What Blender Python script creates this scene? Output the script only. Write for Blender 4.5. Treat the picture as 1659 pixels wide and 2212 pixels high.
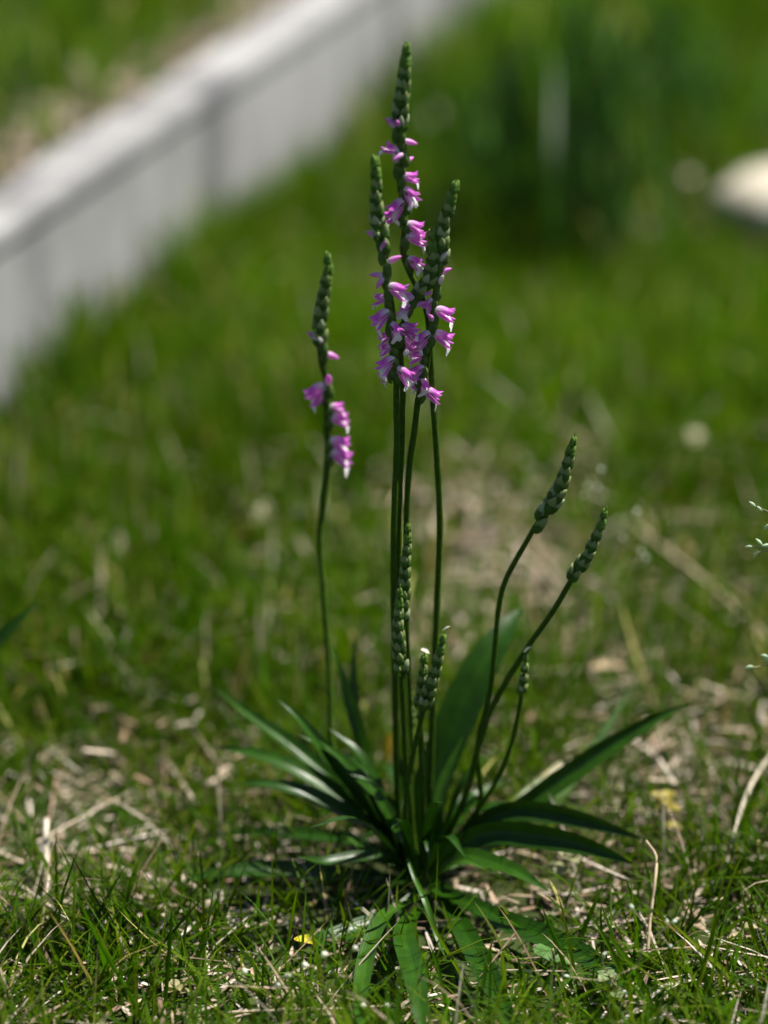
import bpy, math, random
import numpy as np
from mathutils import Vector, Matrix, noise as mnoise

random.seed(7); RNG = np.random.default_rng(11)
for o in list(bpy.data.objects): bpy.data.objects.remove(o)
scene = bpy.context.scene
COL = scene.collection

# ------------------------------------------------------------------ camera
PITCH = math.radians(22.0); CAM = Vector((-0.0111, -0.80, 0.4457)); LENS = 102.0
cam_d = bpy.data.cameras.new('camera'); cam = bpy.data.objects.new('camera', cam_d); COL.objects.link(cam)
cam.location = CAM; cam.rotation_euler = (math.radians(90) - PITCH, 0, 0)
cam_d.sensor_fit = 'VERTICAL'; cam_d.sensor_height = 36; cam_d.lens = LENS
cam_d.clip_start = 0.005; cam_d.clip_end = 2000
cam_d.dof.use_dof = True; cam_d.dof.focus_distance = 0.843; cam_d.dof.aperture_fstop = 4.5
scene.camera = cam

# ------------------------------------------------------------------ light
SUN_AZ, SUN_EL = math.radians(66), math.radians(61)      # azimuth from +Y towards +X
w = bpy.data.worlds.new('World'); scene.world = w; w.use_nodes = True
nt = w.node_tree; bg = nt.nodes['Background']
sky = nt.nodes.new('ShaderNodeTexSky'); sky.sky_type = 'NISHITA'; sky.sun_disc = False
sky.sun_elevation = SUN_EL; sky.sun_rotation = SUN_AZ
nt.links.new(sky.outputs[0], bg.inputs[0]); bg.inputs[1].default_value = 0.05
sv = Vector((math.cos(SUN_EL) * math.sin(SUN_AZ), math.cos(SUN_EL) * math.cos(SUN_AZ), math.sin(SUN_EL)))
sl = bpy.data.lights.new('sun', 'SUN'); sl.energy = 5.0; sl.angle = math.radians(0.53); sl.color = (1, 0.95, 0.87)
so = bpy.data.objects.new('sun', sl); COL.objects.link(so); so.rotation_euler = sv.to_track_quat('Z', 'Y').to_euler()
vs = scene.view_settings
scene.display_settings.display_device = 'sRGB'
vs.view_transform = 'Standard'; vs.look = 'None'; vs.exposure = 0.9; vs.gamma = 1
scene.render.engine = 'CYCLES'

# ------------------------------------------------------------------ measuring the photograph (1659 x 2212 units)
F = 2212 * LENS / 36.0; CX, CY = 829.5, 1106.0
cp, sp = math.cos(PITCH), math.sin(PITCH)
def ray(x, y):
    a, b = (x - CX) / F, -(y - CY) / F
    return Vector((a, cp + b * sp, -sp + b * cp))
def PZ(x, y, z=0.0):                       # the place at height z seen at x, y
    d = ray(x, y); t = (z - CAM.z) / d.z
    return CAM + d * t
def P(x, y, Y=0.0, zmin=0.0015):           # the place at depth Y seen at x, y, never under the turf
    d = ray(x, y); p = CAM + d * ((Y - CAM.y) / d.y)
    if p.z < zmin: p = PZ(x, y, zmin)
    return p
MM = 0.000142                              # metres per photo unit at the plant
def z1(x, y): return ((1250 + x / 2.765) / 1.71, (120 + y / 2.765) / 1.71)
def z2(x, y): return ((1250 + x / 2.765) / 1.71, (820 + y / 2.765) / 1.71)
def z3(x, y): return ((1000 + x / 2.6025) / 1.71, (900 + y / 2.6025) / 1.71)

# ------------------------------------------------------------------ helpers
def tag(o, label=None, cat=None, group=None, kind=None):
    for k, v in (('label', label), ('category', cat), ('group', group), ('kind', kind)):
        if v: o[k] = v
    return o
def link(name, me, parent=None, mats=()):
    for m in mats:
        if m.name not in [x.name for x in me.materials if x]: me.materials.append(m)
    o = bpy.data.objects.new(name, me); COL.objects.link(o)
    if parent: o.parent = parent
    return o
def empty(name, loc=(0, 0, 0)):
    o = bpy.data.objects.new(name, None); COL.objects.link(o); o.location = loc; o.empty_display_size = 0.01
    return o
def mesh(name, v, f, cols=None, uvs=None, smooth=True, mat_idx=None):
    me = bpy.data.meshes.new(name); me.from_pydata([tuple(p) for p in v], [], f)
    if cols is not None:
        a = me.color_attributes.new('tint', 'FLOAT_COLOR', 'POINT')
        a.data.foreach_set('color', np.array([(c[0], c[1], c[2], 1) for c in cols], dtype=np.float32).ravel())
    if uvs is not None:
        l = me.uv_layers.new(name='UVMap')
        idx = np.zeros(len(me.loops), dtype=np.int32); me.loops.foreach_get('vertex_index', idx)
        l.data.foreach_set('uv', np.array(uvs, dtype=np.float32)[idx].ravel())
    if smooth: me.polygons.foreach_set('use_smooth', [True] * len(me.polygons))
    if mat_idx is not None: me.polygons.foreach_set('material_index', mat_idx)
    me.update(); return me
def spline(pts, n):
    pts = [Vector(p) for p in pts]
    if len(pts) == 2: pts = [pts[0], pts[0].lerp(pts[1], .5), pts[1]]
    q = [pts[0] * 2 - pts[1]] + pts + [pts[-1] * 2 - pts[-2]]
    seg = [(pts[i + 1] - pts[i]).length for i in range(len(pts) - 1)]; tot = sum(seg)
    out = []
    for k in range(n):
        s = tot * k / (n - 1); i = 0
        while i < len(seg) - 1 and s > seg[i]: s -= seg[i]; i += 1
        t = min(1, s / max(seg[i], 1e-9)); a, b, c, d = q[i:i + 4]
        out.append(0.5 * ((2 * b) + (c - a) * t + (2 * a - 5 * b + 4 * c - d) * t * t + (3 * b - a - 3 * c + d) * t ** 3))
    return out
def tangents(p):
    n = len(p)
    return [(p[min(i + 1, n - 1)] - p[max(i - 1, 0)]).normalized() for i in range(n)]
def tube_data(p, rad, sides=8, lumps=0.0):
    T = tangents(p); N = T[0].orthogonal().normalized(); V = []; Fc = []
    for i, (c, t) in enumerate(zip(p, T)):
        N = (N - t * N.dot(t)).normalized(); B = t.cross(N)
        r = rad[i] if hasattr(rad, '__len__') else rad
        for k in range(sides):
            a = 2 * math.pi * k / sides; rr = r * (1 + lumps * random.uniform(-1, 1))
            V.append(c + (N * math.cos(a) + B * math.sin(a)) * rr)
    for i in range(len(p) - 1):
        for k in range(sides):
            a, b = i * sides + k, i * sides + (k + 1) % sides
            Fc.append((a, b, b + sides, a + sides))
    Fc.append(tuple(range(sides))[::-1]); Fc.append(tuple(range((len(p) - 1) * sides, len(p) * sides)))
    return V, Fc
class MB:
    def __init__(s): s.v = []; s.f = []; s.c = []
    def add(s, v, f, c=(1, 1, 1)):
        o = len(s.v); s.v += [Vector(p) for p in v]; s.f += [tuple(i + o for i in q) for q in f]
        s.c += (list(c) if isinstance(c, list) else [c] * len(v))
    def mesh(s, name, smooth=True): return mesh(name, s.v, s.f, s.c, None, smooth)

# ------------------------------------------------------------------ materials
def newmat(name):
    m = bpy.data.materials.new(name); m.use_nodes = True; t = m.node_tree; t.nodes.clear()
    out = t.nodes.new('ShaderNodeOutputMaterial')
    def N(k, **kw):
        n = t.nodes.new('ShaderNode' + k)
        for a, b in kw.items(): setattr(n, a, b)
        return n
    return m, t, out, N
def leafy(name, transl=0.35, rough=0.4, spec=0.4, base=None, tcol=(1.1, 1.25, 0.5), veins=0.0, mottle=0.25, mscale=300, sheen=0.0):
    m, t, out, N = newmat(name); L = t.links.new
    if base is None:
        at = N('Attribute', attribute_name='tint'); c = at.outputs['Color']
    else:
        rgb = N('RGB'); rgb.outputs[0].default_value = (*base, 1); c = rgb.outputs[0]
    tc = N('TexCoord'); no = N('TexNoise'); no.inputs['Scale'].default_value = mscale; no.inputs['Detail'].default_value = 4
    L(tc.outputs['Object'], no.inputs['Vector'])
    mr = N('MapRange'); mr.inputs[1].default_value = .3; mr.inputs[2].default_value = .7
    mr.inputs[3].default_value = 1 - mottle; mr.inputs[4].default_value = 1 + mottle
    L(no.outputs[0], mr.inputs[0])
    mul = N('VectorMath', operation='SCALE'); L(c, mul.inputs[0]); L(mr.outputs[0], mul.inputs['Scale']); c = mul.outputs[0]
    bs = N('BsdfPrincipled'); bs.inputs['Roughness'].default_value = rough; bs.inputs['Specular IOR Level'].default_value = spec
    if sheen: bs.inputs['Sheen Weight'].default_value = sheen; bs.inputs['Sheen Roughness'].default_value = .4
    L(c, bs.inputs['Base Color'])
    if veins:
        uv = N('UVMap'); sx = N('SeparateXYZ'); L(uv.outputs[0], sx.inputs[0])
        mt = N('Math', operation='MULTIPLY'); L(sx.outputs[0], mt.inputs[0]); mt.inputs[1].default_value = 44.0
        sn = N('Math', operation='SINE'); L(mt.outputs[0], sn.inputs[0])
        ad = N('Math', operation='ADD'); L(sn.outputs[0], ad.inputs[0]); L(no.outputs[0], ad.inputs[1])
        bp = N('Bump'); bp.inputs['Strength'].default_value = veins; bp.inputs['Distance'].default_value = .00015
        L(ad.outputs[0], bp.inputs['Height']); L(bp.outputs[0], bs.inputs['Normal'])
    tr = N('BsdfTranslucent'); tm = N('VectorMath', operation='MULTIPLY'); L(c, tm.inputs[0]); tm.inputs[1].default_value = tcol
    L(tm.outputs[0], tr.inputs[0])
    mx = N('MixShader'); mx.inputs[0].default_value = transl; L(bs.outputs[0], mx.inputs[1]); L(tr.outputs[0], mx.inputs[2])
    L(mx.outputs[0], out.inputs[0]); return m
M = {}
M['grass'] = leafy('grass_blades', .45, .55, .07, mottle=.2, mscale=120)
M['straw'] = leafy('dry_straw', .2, .6, .3, tcol=(1, .95, .8), mottle=.3, mscale=400)
M['leaf'] = leafy('orchid_leaf', .12, .33, .24, veins=.12, mottle=.22, mscale=220, tcol=(1.3, 1.5, .4))
M['stem'] = leafy('orchid_stem', .08, .55, .1, base=(.04, .085, .006), mottle=.3, mscale=700)
M['bud'] = leafy('orchid_bud', .22, .45, .14, mottle=.2, mscale=900)
M['petal'] = leafy('orchid_petal', .33, .45, .3, tcol=(1.05, .95, 1.05), mottle=.12, mscale=1500)
M['weed'] = leafy('weed_leaf', .25, .55, .3, mottle=.25, mscale=500)

def soil_mat():
    m, t, out, N = newmat('soil'); L = t.links.new
    tc = N('TexCoord'); a = N('TexNoise'); a.inputs['Scale'].default_value = 90; a.inputs['Detail'].default_value = 8
    b = N('TexNoise'); b.inputs['Scale'].default_value = 4; b.inputs['Detail'].default_value = 5
    L(tc.outputs['Object'], a.inputs[0]); L(tc.outputs['Object'], b.inputs[0])
    r = N('ValToRGB'); r.color_ramp.elements[0].color = (.012, .009, .006, 1); r.color_ramp.elements[1].color = (.075, .052, .03, 1)
    r.color_ramp.elements[0].position = .35; r.color_ramp.elements[1].position = .75
    L(a.outputs[0], r.inputs[0])
    g = N('ValToRGB'); g.color_ramp.elements[0].color = (.02, .035, .008, 1); g.color_ramp.elements[1].color = (.05, .09, .015, 1)
    L(a.outputs[0], g.inputs[0])
    mr = N('MapRange'); mr.inputs[1].default_value = .4; mr.inputs[2].default_value = .6; mr.inputs[3].default_value = .25; mr.inputs[4].default_value = .8
    L(b.outputs[0], mr.inputs[0])
    mx = N('MixRGB'); L(mr.outputs[0], mx.inputs[0]); L(r.outputs[0], mx.inputs[1]); L(g.outputs[0], mx.inputs[2])
    bs = N('BsdfPrincipled'); bs.inputs['Roughness'].default_value = .95; bs.inputs['Specular IOR Level'].default_value = .15
    bp = N('Bump'); bp.inputs['Strength'].default_value = .8; bp.inputs['Distance'].default_value = .003
    L(a.outputs[0], bp.inputs['Height']); L(bp.outputs[0], bs.inputs['Normal'])
    L(mx.outputs[0], bs.inputs[0]); L(bs.outputs[0], out.inputs[0]); return m
M['soil'] = soil_mat()
def concrete_mat():
    m, t, out, N = newmat('concrete'); L = t.links.new
    tc = N('TexCoord'); mp = N('Mapping'); mp.inputs['Scale'].default_value = (1, 1, .22); L(tc.outputs['Object'], mp.inputs[0])
    a = N('TexNoise'); a.inputs['Scale'].default_value = 20; a.inputs['Detail'].default_value = 6; L(mp.outputs[0], a.inputs[0])
    b = N('TexNoise'); b.inputs['Scale'].default_value = 400; b.inputs['Detail'].default_value = 4; L(tc.outputs['Object'], b.inputs[0])
    r = N('ValToRGB'); e = r.color_ramp.elements; e[0].position = .33; e[0].color = (.15, .15, .154, 1); e[1].position = .62; e[1].color = (.37, .366, .36, 1)
    L(a.outputs[0], r.inputs[0])
    mr = N('MapRange'); mr.inputs[3].default_value = .82; mr.inputs[4].default_value = 1.12; L(b.outputs[0], mr.inputs[0])
    sc = N('VectorMath', operation='SCALE'); L(r.outputs[0], sc.inputs[0]); L(mr.outputs[0], sc.inputs['Scale'])
    bs = N('BsdfPrincipled'); bs.inputs['Roughness'].default_value = .85; bs.inputs['Specular IOR Level'].default_value = .25
    bp = N('Bump'); bp.inputs['Strength'].default_value = .4; bp.inputs['Distance'].default_value = .001
    L(b.outputs[0], bp.inputs['Height']); L(bp.outputs[0], bs.inputs['Normal'])
    L(sc.outputs[0], bs.inputs[0]); L(bs.outputs[0], out.inputs[0]); return m
M['concrete'] = concrete_mat()

# ------------------------------------------------------------------ ground, kerb, bank
def gz(x, y): return 0.0022 * (np.sin(x * 31 + 1.3) * np.sin(y * 27) + np.sin(x * 13 - y * 17)) - 0.003
g = np.concatenate([-np.geomspace(1.5, 300, 14)[::-1], np.linspace(-1.4, 1.4, 113), np.geomspace(1.5, 300, 14)])
nx = len(g); xx, yy = np.meshgrid(g, g); zz = np.where((abs(xx) < 1.45) & (abs(yy) < 1.45), gz(xx, yy), -.003)
v = np.stack([xx.ravel(), yy.ravel(), zz.ravel()], 1)
f = [(j * nx + i, j * nx + i + 1, (j + 1) * nx + i + 1, (j + 1) * nx + i) for j in range(nx - 1) for i in range(nx - 1)]
tag(link('ground', mesh('ground', v, f), None, [M['soil']]), kind='structure')

A = PZ(0, 1450 / 1.71, .018); Bp = PZ(1750 / 1.71, 60 / 1.71, .018); A.z = 0
KD = (Bp - A); KD.z = 0; KD.normalize(); KN = Vector((KD.y, -KD.x, 0))       # KN points to the lawn side
KH, KW = 0.091, 0.031
joint = (PZ(862, 165, .018) - A).dot(KD)
BL = 0.95
kerb = empty('concrete_kerb', A); tag(kerb, 'pale concrete kerb edging with sunlit top and shaded grey side, bordering the lawn', 'kerb')
def block_mesh(Lb):
    c = 0.004                                    # chamfer
    prof = [(-.0022, -.05), (-.0022, KH - .013), (0, KH - .010), (0, KH - c), (-c * .3, KH - c * .3), (-c, KH), (-KW + c, KH), (-KW, KH - c), (-KW, -.05)]
    V = []; n = len(prof); S = [0, .003] + list(np.linspace(.05, Lb - .05, 9)) + [Lb - .003, Lb]
    for k, s in enumerate(S):
        sh = .0025 if k in (0, len(S) - 1) else 0
        for (u, z) in prof:
            jit = 0.0006 * mnoise.noise(Vector((s * 9, u * 40, z * 40)))
            V.append(KD * s + KN * (u - math.copysign(sh, u + KW / 2) + jit) + Vector((0, 0, z - (sh if z > 0 else 0) + jit)))
    Fc = [(i * n + k, i * n + k + 1, (i + 1) * n + k + 1, (i + 1) * n + k) for i in range(len(S) - 1) for k in range(n - 1)]
    Fc += [tuple(range(n))[::-1], tuple(range((len(S) - 1) * n, len(S) * n))]
    return mesh('kerb_block', V, Fc, smooth=False)
bm_ = block_mesh(BL - .007); bm_.materials.append(M['concrete'])
for k in range(-6, 13):
    o = link('kerb_block', bm_, kerb); o.location = KD * (joint + k * BL + .0035)
BZ = 0.081
far = 200
q = [A - KN * (KW + .001) - KD * far, A - KN * (KW + .001) + KD * far, A - KN * far + KD * far, A - KN * far - KD * far]
vb = [Vector((p.x, p.y, BZ)) for p in q] + [Vector((p.x, p.y, -.1)) for p in q]
fb = [(0, 1, 2, 3), (4, 5, 1, 0), (5, 6, 2, 1), (6, 7, 3, 2), (7, 4, 0, 3)]
tag(link('raised_ground', mesh('raised_ground', vb, fb, smooth=False), None, [M['soil']]), kind='structure')

# ------------------------------------------------------------------ grass
def blades(pos, Ln, Wd, az, lean, curl, cols, tipf=.05, root_col=None, twist=None):
    """many tapering curved blades as arrays; 9 verts, 7 faces each"""
    n = len(pos); ts = np.array([0, .3, .6, .85, 1.0]); wf = np.array([.75, 1, .85, .5, 0])
    d = np.stack([np.cos(az), np.sin(az), np.zeros(n)], 1)
    tw = az + math.pi / 2 + (RNG.normal(0, .7, n) if twist is None else twist)
    s = np.stack([np.cos(tw), np.sin(tw), RNG.normal(0, .15, n)], 1)
    V = np.zeros((n, 9, 3)); C = np.ones((n, 9, 4), np.float32)
    for k, t in enumerate(ts):
        hor = (lean * t + curl * t * t)[:, None]; up = np.sqrt(np.clip(1 - (lean + curl * t) ** 2 * .6, .05, 1))[:, None] * t - (np.clip(curl, 0, 9) * .35 * t ** 3)[:, None]
        c = pos + (d * hor + np.array([0, 0, 1.]) * up) * Ln[:, None]
        shade = (.75 + .35 * t)
        if k < 4:
            V[:, 2 * k] = c - s * (Wd * wf[k] / 2)[:, None]; V[:, 2 * k + 1] = c + s * (Wd * wf[k] / 2)[:, None]
            C[:, 2 * k, :3] = cols; C[:, 2 * k + 1, :3] = cols
        else:
            V[:, 8] = c; C[:, 8, :3] = cols
    base = np.arange(n)[:, None] * 9
    quads = np.concatenate([base + np.array([[0, 1, 3, 2]]), base + np.array([[2, 3, 5, 4]]), base + np.array([[4, 5, 7, 6]])], 0)
    tris = base + np.array([[6, 7, 8]])
    return V.reshape(-1, 3), quads, tris, C.reshape(-1, 4)
def big_mesh(name, V, quads, tris, C):
    me = bpy.data.meshes.new(name); nv = len(V); nq, nt_ = len(quads), len(tris)
    me.vertices.add(nv); me.vertices.foreach_set('co', V.astype(np.float32).ravel())
    me.loops.add(nq * 4 + nt_ * 3); me.loops.foreach_set('vertex_index', np.concatenate([quads.ravel(), tris.ravel()]).astype(np.int32))
    me.polygons.add(nq + nt_)
    st = np.concatenate([np.arange(nq) * 4, nq * 4 + np.arange(nt_) * 3]).astype(np.int32)
    me.polygons.foreach_set('loop_start', st)
    me.polygons.foreach_set('use_smooth', np.ones(nq + nt_, dtype=bool))
    a = me.color_attributes.new('tint', 'FLOAT_COLOR', 'POINT'); a.data.foreach_set('color', C.astype(np.float32).ravel())
    me.update(calc_edges=True); me.validate(); return me
def pnoise(x, y, s, off=0.0):
    return np.array([mnoise.noise(Vector((a * s + off, b * s - off, off))) for a, b in zip(x, y)])

# bare, straw-coloured places of the turf: photo position, radius in metres, strength
PATCH = [(PZ(150, 1760), .030, .95), (PZ(300, 1800), .028, .6), (PZ(60, 1860), .03, .7), (PZ(1120, 1260), .07, .82), (PZ(1250, 1180), .05, .6), (PZ(1050, 1180), .04, .45),
         (PZ(1270, 1420), .04, .7), (PZ(1480, 1620), .045, .85), (PZ(1560, 1800), .03, .4), (PZ(1180, 1600), .03, .5), (PZ(560, 1080), .025, .4),
         (PZ(500, 2190), .03, .75), (PZ(200, 2150), .03, .4), (PZ(1300, 2060), .04, .55), (PZ(1550, 2130), .03, .6), (PZ(900, 2200), .03, .4), (PZ(380, 1560), .03, .4), (PZ(1330, 1890), .03, .35)]
def bare(x, y):
    m = np.zeros_like(x)
    for p, r, s in PATCH: m = np.maximum(m, s * np.exp(-(((x - p.x) / r) ** 2 + ((y - p.y) / (r * 1.6)) ** 2)))
    return m
def kerb_side(x, y): return (x - A.x) * KN.x + (y - A.y) * KN.y        # >0 lawn, < -KW bank
GREENS = np.array([(.076, .160, .002), (.105, .182, .003), (.054, .130, .002), (.135, .195, .006), (.058, .150, .005)])
STRAWS = np.array([(.52, .41, .30), (.60, .49, .38), (.40, .29, .20), (.66, .57, .48), (.26, .17, .11)])
def lawn(n_tuft, x0, x1, y0, y1, per, Lr, Wr, avoid=True, straw_frac=.05, bank=False, band=None, lm=.32, cm=.22, tone=1.0, outer=False):
    tx = RNG.uniform(x0, x1, n_tuft); ty = RNG.uniform(y0, y1, n_tuft)
    k = kerb_side(tx, ty); keep = (k < -KW - .006) if bank else (k > .004)
    if band: keep &= k < band
    if outer: keep &= ~((abs(tx) < .28) & (ty > -.15) & (ty < .8))
    b = np.zeros(n_tuft)
    if avoid:
        b = bare(tx, ty) + .25 * np.clip(pnoise(tx, ty, 14, 3), 0, 1)
        keep &= RNG.random(n_tuft) > b
        keep &= (tx ** 2 + (ty + .005) ** 2) > .022 ** 2
        r2 = np.sqrt(tx ** 2 + (ty + .01) ** 2); keep &= (r2 > .05) | (RNG.random(n_tuft) < .6)
        rf = np.sqrt((tx / .05) ** 2 + ((ty + .04) / .065) ** 2); keep &= (rf > 1) | (RNG.random(n_tuft) < .6)
        rl = np.sqrt((tx / .10) ** 2 + (ty / .06) ** 2); keep &= (rl > 1) | (RNG.random(n_tuft) < .75)
    tx, ty = tx[keep], ty[keep]; nt_ = len(tx)
    cnt = RNG.integers(per[0], per[1] + 1, nt_); rep = np.repeat(np.arange(nt_), cnt); n = len(rep)
    px = tx[rep] + RNG.normal(0, .0035, n); py = ty[rep] + RNG.normal(0, .0035, n)
    k = kerb_side(px, py); ok = (k < -KW - .002) if bank else (k > .001)
    px, py, rep = px[ok], py[ok], rep[ok]; n = len(px)
    pz = np.full(n, BZ - .001) if bank else np.where((abs(px) < 1.4) & (abs(py) < 1.4), gz(px, py), -.003) - .0005
    vig = 1 + .35 * pnoise(tx, ty, 9, 8)[rep] if nt_ < 40000 else np.ones(n)
    Ln = RNG.uniform(*Lr, n) * vig; Wd = RNG.uniform(*Wr, n)
    az = RNG.uniform(0, 2 * math.pi, n); lean = np.clip(RNG.normal(lm, .22, n), 0, .9); curl = np.clip(RNG.normal(cm, .2, n), -.1, .7)
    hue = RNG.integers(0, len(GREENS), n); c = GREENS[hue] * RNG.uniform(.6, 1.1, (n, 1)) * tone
    patch = np.clip(.5 + 1.2 * pnoise(tx, ty, 5, 1)[rep], 0, 1)[:, None]; c = c * (.8 + .4 * patch) * np.where(patch > .5, 1, 1)
    dead = RNG.random(n) < straw_frac
    c[dead] = STRAWS[RNG.integers(0, 5, dead.sum())]
    return blades(np.stack([px, py, pz], 1), Ln, Wd, az, lean, curl, c)
def joinb(parts):
    V, Q, T, C = [], [], [], []; o = 0
    for v_, q_, t_, c_ in parts: V.append(v_); Q.append(q_ + o); T.append(t_ + o); C.append(c_); o += len(v_)
    return np.concatenate(V), np.concatenate(Q), np.concatenate(T), np.concatenate(C)
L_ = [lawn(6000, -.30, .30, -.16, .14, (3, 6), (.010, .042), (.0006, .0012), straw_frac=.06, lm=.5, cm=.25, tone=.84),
      lawn(2200, -.30, .30, .12, .32, (4, 8), (.018, .042), (.0010, .0018), straw_frac=.07),
      lawn(6000, -.42, .45, .28, .85, (4, 8), (.020, .048), (.0011, .0020), straw_frac=.04),
      lawn(3600, -.40, .75, .85, 1.7, (5, 9), (.030, .065), (.0014, .0026), avoid=False, straw_frac=.012),
      lawn(900, -.5, .6, -.3, 1.7, (4, 7), (.022, .045), (.0012, .0020), avoid=True, straw_frac=.04, tone=.9),
      lawn(15000, -1.1, 1.5, -1.0, 1.7, (4, 7), (.022, .050), (.0016, .0030), avoid=False, straw_frac=.04, outer=True),
      lawn(26000, -.45, .6, .1, 2.2, (3, 6), (.022, .058), (.0014, .0026), avoid=False, straw_frac=.02, band=.02),
      lawn(6000, -1.2, 3.2, 1.6, 4.6, (4, 7), (.04, .08), (.003, .006), avoid=False, straw_frac=.02)]
# keep the extra wide layer out of the plant's own place
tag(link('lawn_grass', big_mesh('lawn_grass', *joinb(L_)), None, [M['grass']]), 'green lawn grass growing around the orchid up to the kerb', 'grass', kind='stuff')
L_ = [lawn(3800, -.75, .5, .2, 2.2, (5, 9), (.020, .05), (.0014, .0026), avoid=False, straw_frac=.04, bank=True),
      lawn(6500, -1.6, -.1, -1, 2.2, (4, 7), (.025, .05), (.002, .0035), avoid=False, straw_frac=.04, bank=True),
      lawn(5000, -2.2, 1.4, 1.0, 4.5, (4, 7), (.03, .06), (.003, .005), avoid=False, straw_frac=.04, bank=True)]
tag(link('bank_grass', big_mesh('bank_grass', *joinb(L_)), None, [M['grass']]), 'green grass on the raised ground behind the concrete kerb', 'grass', kind='stuff')

def straw(n, x0, x1, y0, y1, Lr, Wr, zr, thr, zbase=None, sel=None, tone=(.5, 1.15)):
    x = RNG.uniform(x0, x1, n); y = RNG.uniform(y0, y1, n)
    keep = kerb_side(x, y) > .01 if sel is None else sel(x, y)
    if thr is not None: keep &= RNG.random(n) < np.clip(thr + bare(x, y) * 1.2, 0, 1)
    x, y = x[keep], y[keep]; n = len(x)
    z = (gz(x, y) if zbase is None else zbase) + RNG.uniform(*zr, n)
    az = RNG.uniform(0, 2 * math.pi, n)
    Ln = RNG.uniform(*Lr, n); Wd = RNG.uniform(*Wr, n)
    lean = RNG.uniform(.93, 1.0, n); curl = RNG.uniform(-.1, .12, n)
    c = STRAWS[RNG.integers(0, 5, n)] * RNG.uniform(*tone, (n, 1))
    V, Q, T, C = blades(np.stack([x, y, z], 1), Ln, Wd, az, lean, curl, c)
    V = V.reshape(n, 9, 3); t = V[:, :, 2] - z[:, None]; V[:, :, 2] = z[:, None] + t * RNG.uniform(-.05, .3, (n, 1)); V[:, :, 2] = np.maximum(V[:, :, 2], (-.004 if zbase is None else zbase))
    return V.reshape(-1, 3), Q, T, C
L_ = [straw(15000, -.32, .34, -.16, .34, (.003, .012), (.0007, .0019), (.0005, .006), .42),
      straw(900, -.32, .34, -.16, .34, (.02, .045), (.0008, .0018), (.002, .012), .15),
      straw(13000, -.45, .5, .26, .9, (.006, .03), (.0008, .0024), (.002, .018), .10),
      straw(4200, -.30, .35, .04, .62, (.005, .020), (.0009, .0024), (.004, .018), -.08, tone=(.7, 1.2)),
      straw(2500, -1.2, 1.3, -.9, 1.4, (.01, .04), (.001, .0025), (.001, .008), .4)]
tag(link('dry_thatch', big_mesh('dry_thatch', *joinb(L_)), None, [M['straw']]), 'pale dry straw and thatch lying between the grass blades', 'straw', kind='stuff')
edge = lambda x, y: (kerb_side(x, y) < -KW - .001) & (kerb_side(x, y) > -KW - .045)
st = straw(60000, -.6, .5, .2, 2.0, (.01, .03), (.001, .0025), (.001, .012), None, BZ, edge)
tag(link('kerb_edge_thatch', big_mesh('kerb_edge_thatch', *st), None, [M['straw']]), 'strip of tan dead grass along the back of the kerb', 'straw', kind='stuff')

# ------------------------------------------------------------------ the orchid
orchid = empty('orchid', (0, 0, 0))
tag(orchid, 'clump of pink spiralling orchid spikes with a rosette of dark strap leaves in the lawn', 'orchid')

def strap(pts, wpx, n=18, up=Vector((0, -.45, .9)), fold=.28, base_w=.45, tip=.9, col=(.028, .085, .016), tipcol=None, roll=0.0, wave=.03, broken=False, nacross=7, rootcol=None):
    p = spline(pts, n); T = tangents(p); V = []; C = []; UV = []; Fc = []
    W = wpx * MM / 2; ph = random.uniform(0, 6)
    for i, (c, t) in enumerate(zip(p, T)):
        u = i / (n - 1)
        s = t.cross(up)
        if s.length < 1e-4: s = t.orthogonal()
        s.normalize(); nn = s.cross(t).normalized()
        a = roll * u; s, nn = s * math.cos(a) + nn * math.sin(a), nn * math.cos(a) - s * math.sin(a)
        if broken: prof = base_w + (1 - base_w) * min(1, u * 2)
        else: prof = (base_w + (1 - base_w) * math.sin(min(1, u / .55) * math.pi / 2)) * (1 if u < .55 else max(0.02, math.cos((u - .55) / .45 * math.pi / 2)) ** tip)
        for k in range(nacross):
            q = -1 + 2 * k / (nacross - 1)
            lift = fold * (abs(q) ** 1.4 - .3) + wave * math.sin(u * 17 + ph + (2 if q > 0 else 0)) * abs(q)
            V.append(c + s * (q * W * prof) + nn * (lift * W * prof)); UV.append(((q + 1) / 2, u))
            cc = Vector(col) * (1.25 if abs(q) < .1 else 1.0)
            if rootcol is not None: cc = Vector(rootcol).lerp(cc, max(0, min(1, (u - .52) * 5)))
            if tipcol is not None and u > .86: cc = Vector(tipcol)
            C.append(cc)
    m_ = nacross
    for i in range(n - 1):
        for k in range(m_ - 1): Fc.append((i * m_ + k, i * m_ + k + 1, (i + 1) * m_ + k + 1, (i + 1) * m_ + k))
    for vv in V: vv.z = max(vv.z, .0008)
    return mesh('leaf', V, Fc, C, UV)
def leaf(pts, Ys, w, parent=None, label=None, **kw):
    """pts: photo places from base to tip, Ys: depth at base and tip"""
    n = len(pts); W = []
    for i, (x, y) in enumerate(pts):
        t = i / (n - 1)
        W.append(P(x, y, Ys[0] + (Ys[-1] - Ys[0]) * t ** 1.2, .003))
    o = link('leaf', strap(W, w, **kw), parent or orchid, [M['leaf']])
    if label: o['label'] = label
    return o
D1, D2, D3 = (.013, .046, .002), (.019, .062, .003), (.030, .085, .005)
FACE = Vector((0, -1, .25))
leaf([(898, 1880), (850, 1810), (780, 1740), (650, 1625), (540, 1545), (460, 1482)], (0, .045), 38, col=D2, fold=.55)
leaf([(900, 1885), (850, 1815), (780, 1720), (700, 1620), (640, 1545), (600, 1512)], (-.005, .01), 36, col=D2, fold=.5)
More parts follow.
